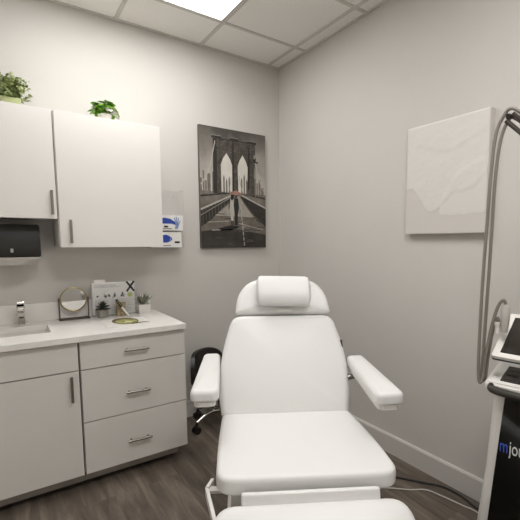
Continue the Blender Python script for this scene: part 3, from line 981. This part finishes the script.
# armrests
def arm(side, x0, y0, z0, x1, y1, z1, wf, wb):
    """front centre (x0,y0,z0) top, back centre (x1,y1,z1) top"""
    a = Vector((x0, y0, z0)); b = Vector((x1, y1, z1)); d = b - a; L = d.length
    yaw_ = math.atan2(-(d.x), d.y); pt = math.atan2(d.z, math.hypot(d.x, d.y))
    mt = T(*a) @ Matrix.Rotation(yaw_, 4, 'Z') @ Matrix.Rotation(pt, 4, 'X')
    out = round_poly([(-wf / 2, 0), (wf / 2, 0), (wb / 2, L), (-wb / 2, L)], [.035, .035, .03, .03])
    ar = cushion('armrest', out, .052, .02, LEATHER, ch, mt @ T(0, 0, -.052), puff=.004)
    out2 = round_poly([(-wf / 2 + .014, .008), (wf / 2 - .014, .008), (wb / 2 - .01, L), (-wb / 2 + .01, L)], .03)
    bm = bmesh.new(); add_prism(bm, out2, -.073, -.0525)
    bmesh.ops.transform(bm, matrix=mt, verts=bm.verts)
    link('armrest_base', bm, PAINTW, ar)
    bm = bmesh.new()
    q = mt @ Vector((0, L * .86, -.085))
    add_box(bm, -.02, .02, L * .72, L * .98, -.10, -.0735, .003, mtx=mt)
    add_tube(bm, [q, Vector((q.x - side * .05, q.y, q.z - .01)), Vector((side * .25, q.y + .02, q.z - .02))], .014, 12)
    link('armrest_bracket', bm, STEEL, ar, smooth=True)
arm(-1, -.347, -.24, .812, -.376, .30, .822, .120, .088)
arm(1, .398, -.36, .825, .376, .17, .832, .122, .088)
# small black knob on the right side of the backrest
bm = bmesh.new(); add_box(bm, .298, .314, .320, .36, -.035, -.012, .004)
bmesh.ops.transform(bm, matrix=BK, verts=bm.verts)
link('recline_button', bm, BLACKP, ch)
# under frame, lift column and base
bm = bmesh.new()
add_box(bm, -.26, .26, -.49, -.02, .455, .531, .004)
bmesh.ops.transform(bm, matrix=TW, verts=bm.verts)
link('seat_frame', bm, PAINTW, ch)
box('lift_column', -.12, .12, -.34, -.06, .06, .455, PAINTW, ch, .012, 3)
bo = round_poly([(-.27, -.48), (.27, -.48), (.30, .32), (-.30, .32)], .08)
bm = bmesh.new(); add_prism(bm, bo, .001, .06); link('floor_base', bm, PAINTW, ch, smooth=True)
# foot bracket at lower left: L-shaped flat steel
bm = bmesh.new()
def plate(bm, pts, th, mtx):
    vs = add_prism(bm, pts, -th / 2, th / 2)
    bmesh.ops.transform(bm, matrix=mtx, verts=vs)
for pa, pb in (((-.350, -.41), (-.306, -.63)), ((-.330, -.355), (-.350, -.415))):
    a, b = Vector(pa), Vector(pb); d = (b - a).normalized(); n = Vector((d.y, -d.x)) * .006
    vs = add_prism(bm, [tuple(a + n), tuple(b + n), tuple(b - n), tuple(a - n)], .468, .502)
    bmesh.ops.transform(bm, matrix=TW, verts=vs)
vs = add_prism(bm, [(-.345, -.39), (-.25, -.39), (-.25, -.42), (-.345, -.42)], .480, .492)
bmesh.ops.transform(bm, matrix=TW, verts=vs)
link('side_bracket', bm, PAINTW, ch)

# ================================================================== STOOL
st = thing('rolling_stool', 'black rolling stool with rounded backrest and chrome base in the corner', 'stool', (-.735, -.275, 0), rz=.42)
ring = [(.0, .33), (.14, .33), (.16, .345), (.165, .365), (.16, .385), (.13, .395), (.0, .398)]
lathe('seat', ring, BLACKV, st)
bm = bmesh.new()
NU, NV = 24, 16
def bpt(i, j, off):
    a = -1.0 + 2.0 * i / NU; b = -1.0 + 2.0 * j / NV
    # superellipse parametrisation of a curved shell
    rx = math.copysign(abs(a) ** 1.0, a); k = math.sqrt(max(0, 1 - .92 * a * a * abs(a)))
    ang = a * .85
    R_ = .20 + off
    return Vector((math.sin(ang) * R_ * 1.1 - .025, math.cos(ang) * R_ - .045, .446 + b * k * .135 + .0))
fr = [[bm.verts.new(bpt(i, j, 0)) for j in range(NV + 1)] for i in range(NU + 1)]
bk = [[bm.verts.new(bpt(i, j, .03)) for j in range(NV + 1)] for i in range(NU + 1)]
for i in range(NU):
    for j in range(NV):
        bm.faces.new((fr[i][j], fr[i + 1][j], fr[i + 1][j + 1], fr[i][j + 1]))
        bm.faces.new((bk[i][j], bk[i][j + 1], bk[i + 1][j + 1], bk[i + 1][j]))
for i in range(NU):
    bm.faces.new((fr[i][0], bk[i][0], bk[i + 1][0], fr[i + 1][0])); bm.faces.new((fr[i][NV], fr[i + 1][NV], bk[i + 1][NV], bk[i][NV]))
for j in range(NV):
    bm.faces.new((fr[0][j], fr[0][j + 1], bk[0][j + 1], bk[0][j])); bm.faces.new((fr[NU][j], bk[NU][j], bk[NU][j + 1], fr[NU][j + 1]))
link('backrest', bm, BLACKV, st, smooth=True)
tube('back_support', spline([(0, .05, .324), (0, .17, .315), (0, .205, .35), (0, .198, .43)], 5), .012, CHROME, st)
lathe('gas_column', [(.0, .10), (.032, .10), (.032, .24), (.018, .245), (.018, .32), (.05, .322), (.05, .3295), (.0, .3295)], CHROME, st)
for k in range(5):
    a = 2 * PI * k / 5 + .42
    dx, dy = math.cos(a), math.sin(a)
    tube('leg', spline([(dx * .02, dy * .02, .115), (dx * .12, dy * .12, .125), (dx * .23, dy * .23, .082)], 5), .013, CHROME, st, radii=None)
    bm = bmesh.new()
    for s in (-1, 1):
        ax = Vector((-dy, dx, 0)) * s
        c0 = Vector((dx * .235, dy * .235, .0265))
        add_tube(bm, [c0 + ax * .006, c0 + ax * .024], .026, 18)
    add_tube(bm, [(dx * .235, dy * .235, .03), (dx * .23, dy * .23, .075)], .012, 10)
    link('caster', bm, BLACKP, st, smooth=True)

# ================================================================== MACHINE
def mat_m():
    ang = math.atan2(-.982, .187)      # local +x axis direction in world
    return ang
MA = mat_m()
# local frame: x to the photo's right along the front, y inwards (towards the wall), z up
mc = thing('laser_machine', 'tall white and gloss black skin treatment machine with blue and white lettering', 'machine', (-.5, -2.21, 0), rz=MA)
# Rz(MA): local x -> (.187,-.982); local y -> (.982,.187)
MW = .46
body = round_poly([(.03, .0), (MW, .0), (MW, .34), (.03, .34)], .035)
bm = bmesh.new()
# slightly flared side profile: bottom a bit further out
lv = [(.075, -.0, 0.0), (.14, .004, .004), (.80, .022, .018)]
def ringat(z, l, fr_):
    return [bm.verts.new((x + (l if x < MW / 2 + .03 else -l), y + fr_ * (1 if y < .17 else 0), z)) for x, y in body]
rs = [ringat(.075, -.035, 0), ringat(.5, .005, 0), ringat(.83, .022, .0)]
for A, B in zip(rs, rs[1:]):
    for k in range(len(A)): bm.faces.new((A[k], A[(k + 1) % len(A)], B[(k + 1) % len(A)], B[k]))
bm.faces.new(rs[0][::-1]); bm.faces.new(rs[-1])
link('housing', bm, WHITEP, mc, smooth=True)
bm = bmesh.new()
pn = [(.045, .11), (.062, .11 + .0), (.085, .60), (.098, .818), (MW - .07, .818), (MW - .03, .11)]
pn = [(.048, .11), (.100, .818), (MW - .06, .818), (MW - .01, .11)]
a = [bm.verts.new((x, -.006, z)) for x, z in pn]; b = [bm.verts.new((x, .012, z)) for x, z in pn]
bm.faces.new(a); bm.faces.new(b[::-1])
for k in range(4): bm.faces.new((a[k], b[k], b[(k + 1) % 4], a[(k + 1) % 4]))
link('front_panel', bm, GLOSS, mc)
for x in (.07, MW - .03):
    for y in (.05, .29):
        bm = bmesh.new()
        add_tube(bm, [(x - .02, y, .0305), (x + .02, y, .0305)], .030, 18)
        add_box(bm, x - .012, x + .012, y - .012, y + .012, .05, .0755)
        link('caster', bm, BLACKP, mc, smooth=True)
# console: sloped deck on top
bm = bmesh.new()
prof = [(-.03, .835), (-.03, .868), (.16, .915), (.33, .955), (.33, .835)]
vs = add_prism(bm, prof, .028, MW + .0)
bmesh.ops.transform(bm, matrix=Myz, verts=bm.verts)
bmesh.ops.bevel(bm, geom=list(bm.edges), offset=.008, segments=3, affect='EDGES')
link('console', bm, WHITEP, mc, smooth=True)
SL_ = math.atan2(.915 - .868, .19)
DK = T(0, -.03, .868) @ Matrix.Rotation(SL_, 4, 'X')
bm = bmesh.new(); add_box(bm, .078, MW - .05, .028, .15, -.001, .0035, .001, mtx=DK)
link('keypad', bm, SMOKE, mc)
bm = bmesh.new()
random.seed(2)
for i in range(6):
    for j in range(3): add_box(bm, .09 + i * .05, .128 + i * .05, .038 + j * .036, .065 + j * .036, .0038, .006, .001, mtx=DK)
link('keys', bm, mat('dark_keys', srgb(70, 64, 56), .5), mc)
# front grab bar
bm = bmesh.new()
add_tube(bm, spline([(.056, .01, .860), (.053, -.022, .850), (.066, -.034, .843), (.13, -.040, .840), (.25, -.040, .838), (MW - .03, -.05, .84), (MW + .01, -.02, .85), (MW + .005, .03, .858)], 6), .0155, 14)
link('grab_bar', bm, SMOKE, mc, smooth=True)
# tablet screen
tl = math.radians(38)
TB = T(.047, -.025, .976) @ Matrix.Rotation(math.radians(31), 4, 'X')
bm = bmesh.new()
out = round_poly([(0, 0), (.33, 0), (.33, .265), (0.0, .265)], .012, 4)
vs = add_prism(bm, out, -.014, .0)
bmesh.ops.transform(bm, matrix=TB, verts=bm.verts)
tb = link('tablet', bm, WHITEP, mc)
bm = bmesh.new(); add_box(bm, .026, .304, .024, .241, .0, .0012, mtx=TB)
link('tablet_screen', bm, SCREEN, tb)
bm = bmesh.new(); vs = add_prism(bm, round_poly([(-.002, -.002), (.332, -.002), (.332, .267), (-.002, .267)], .012, 4), -.02, -.0142)
bmesh.ops.transform(bm, matrix=TB, verts=bm.verts)
link('tablet_back', bm, SMOKE, tb)
bm = bmesh.new(); add_tube(bm, [(.21, .12, .90), (.21, .11, 1.03)], .025, 14); add_tube(bm, [(.21, .11, 1.03), (.21, .055, 1.045)], .022, 14)
link('tablet_neck', bm, WHITEP, mc, smooth=True)
# pole and overhead arm
tube('pole', [(.36, .10, .90), (.36, .10, 1.60)], .016, SMOKE, mc)
bm = bmesh.new()
for o_ in (-.011, .011):
    add_tube(bm, [(.36 + o_, .10, 1.57 + o_), (.055 + o_, .012, 1.885 + o_)], .0085, 12)
link('support_arm', bm, mat('dark_arm_metal', srgb(96, 90, 84), .3, metal=.6), mc, smooth=True)
bm = bmesh.new(); add_box(bm, .045, .06, .0, .024, 1.878, 1.896, .003); link('arm_clamp', bm, SMOKE, mc)
# handpiece holder and handpiece
bm = bmesh.new()
add_lathe(bm, [(.0, 1.06), (.011, 1.06), (.015, 1.09), (.017, 1.12), (.018, 1.155), (.012, 1.168), (.0, 1.168)], 20, .072, .04)
link('handpiece', bm, GREYP, mc, smooth=True)
bm = bmesh.new()
add_box(bm, .022, .034, .035, .22, 1.075, 1.10, .003); add_box(bm, .028, .056, .030, .045, 1.085, 1.10, .003); add_box(bm, .030, .044, .20, .22, .92, 1.076, .003)
add_tube(bm, [(.046, .04, 1.055), (.046, .04, 1.095)], .010, 12)
link('handpiece_holder', bm, WHITEP, mc, smooth=False)
# hoses
h1 = [(.30, .07, 1.67), (.17, .02, 1.80), (.10, -.005, 1.885), (.066, -.01, 1.908), (.042, -.006, 1.89), (.016, -.002, 1.83), (.005, 0, 1.70), (-.001, 0, 1.50), (-.006, 0, 1.30), (-.008, 0, 1.10), (-.007, 0, .93), (-.003, 0, .862), (.004, 0, .848), (.010, .004, .87), (.014, .01, .94), (.024, .02, 1.04), (.036, .025, 1.12), (.050, .03, 1.172), (.064, .035, 1.19), (.072, .04, 1.175)]
tube('hose', spline(h1, 6), .0064, HOSE, mc)
h2 = [(.30, .09, 1.65), (.16, .05, 1.79), (.075, .03, 1.878), (.048, .022, 1.872), (.026, .018, 1.80), (.015, .018, 1.66), (.012, .018, 1.45), (.010, .018, 1.30), (.006, .018, 1.10), (.003, .018, .95), (.002, .018, .88), (.007, .022, .853), (.015, .026, .87), (.019, .03, .95), (.027, .036, 1.04), (.036, .04, 1.09), (.044, .041, 1.115), (.047, .04, 1.105), (.046, .04, 1.094)]
tube('hose', spline(h2, 6), .0064, HOSE, mc)
# lettering on the front panel
def text(s, x, z, size, m, name='lettering', sx=.54):
    cu = bpy.data.curves.new(name, 'FONT'); cu.body = s; cu.size = size; cu.extrude = .0006; cu.offset = .0
    cu.space_character = 1.0
    o = bpy.data.objects.new(name, cu); C.objects.link(o)
    bpy.context.view_layer.update()
    me = bpy.data.meshes.new_from_object(o)
    wdt = max(v.co.x for v in me.vertices) * sx
    bpy.data.objects.remove(o)
    ob = bpy.data.objects.new(name, me); C.objects.link(ob)
    me.materials.clear(); me.materials.append(m)
    ob.parent = mc
    ob.matrix_local = T(x, -.0072, z) @ Matrix.Rotation(PI / 2, 4, 'X') @ Matrix.Diagonal((sx, 1, 1, 1))
    return wdt
w1 = text('m', .090, .590, .078, BLUET)
text('joule', .090 + w1 + .005, .590, .078, WHITET)

# ================================================================== CORDS ON THE FLOOR
o = tube('power_cord', spline([(-.50, -1.42, .006), (-.36, -1.46, .006), (-.25, -1.516, .006), (-.209, -1.559, .006), (-.166, -1.621, .006), (-.121, -1.69, .006), (-.065, -1.775, .006), (-.052, -1.882, .006), (-.082, -2.0, .006), (-.11, -2.15, .006), (-.13, -2.3, .006)], 8), .0055, BLACKC)
props(o, 'black power cord on the floor running towards the machine', 'cord')
o = tube('white_cord', spline([(-.50, -1.53, .004), (-.365, -1.58, .004), (-.307, -1.622, .004), (-.236, -1.691, .004), (-.162, -1.745, .004), (-.136, -1.843, .004), (-.117, -1.951, .004), (-.107, -2.008, .004), (-.13, -2.15, .004)], 8), .0035, WHITEC)
props(o, 'thin white cord on the floor beside the black cord', 'cord')
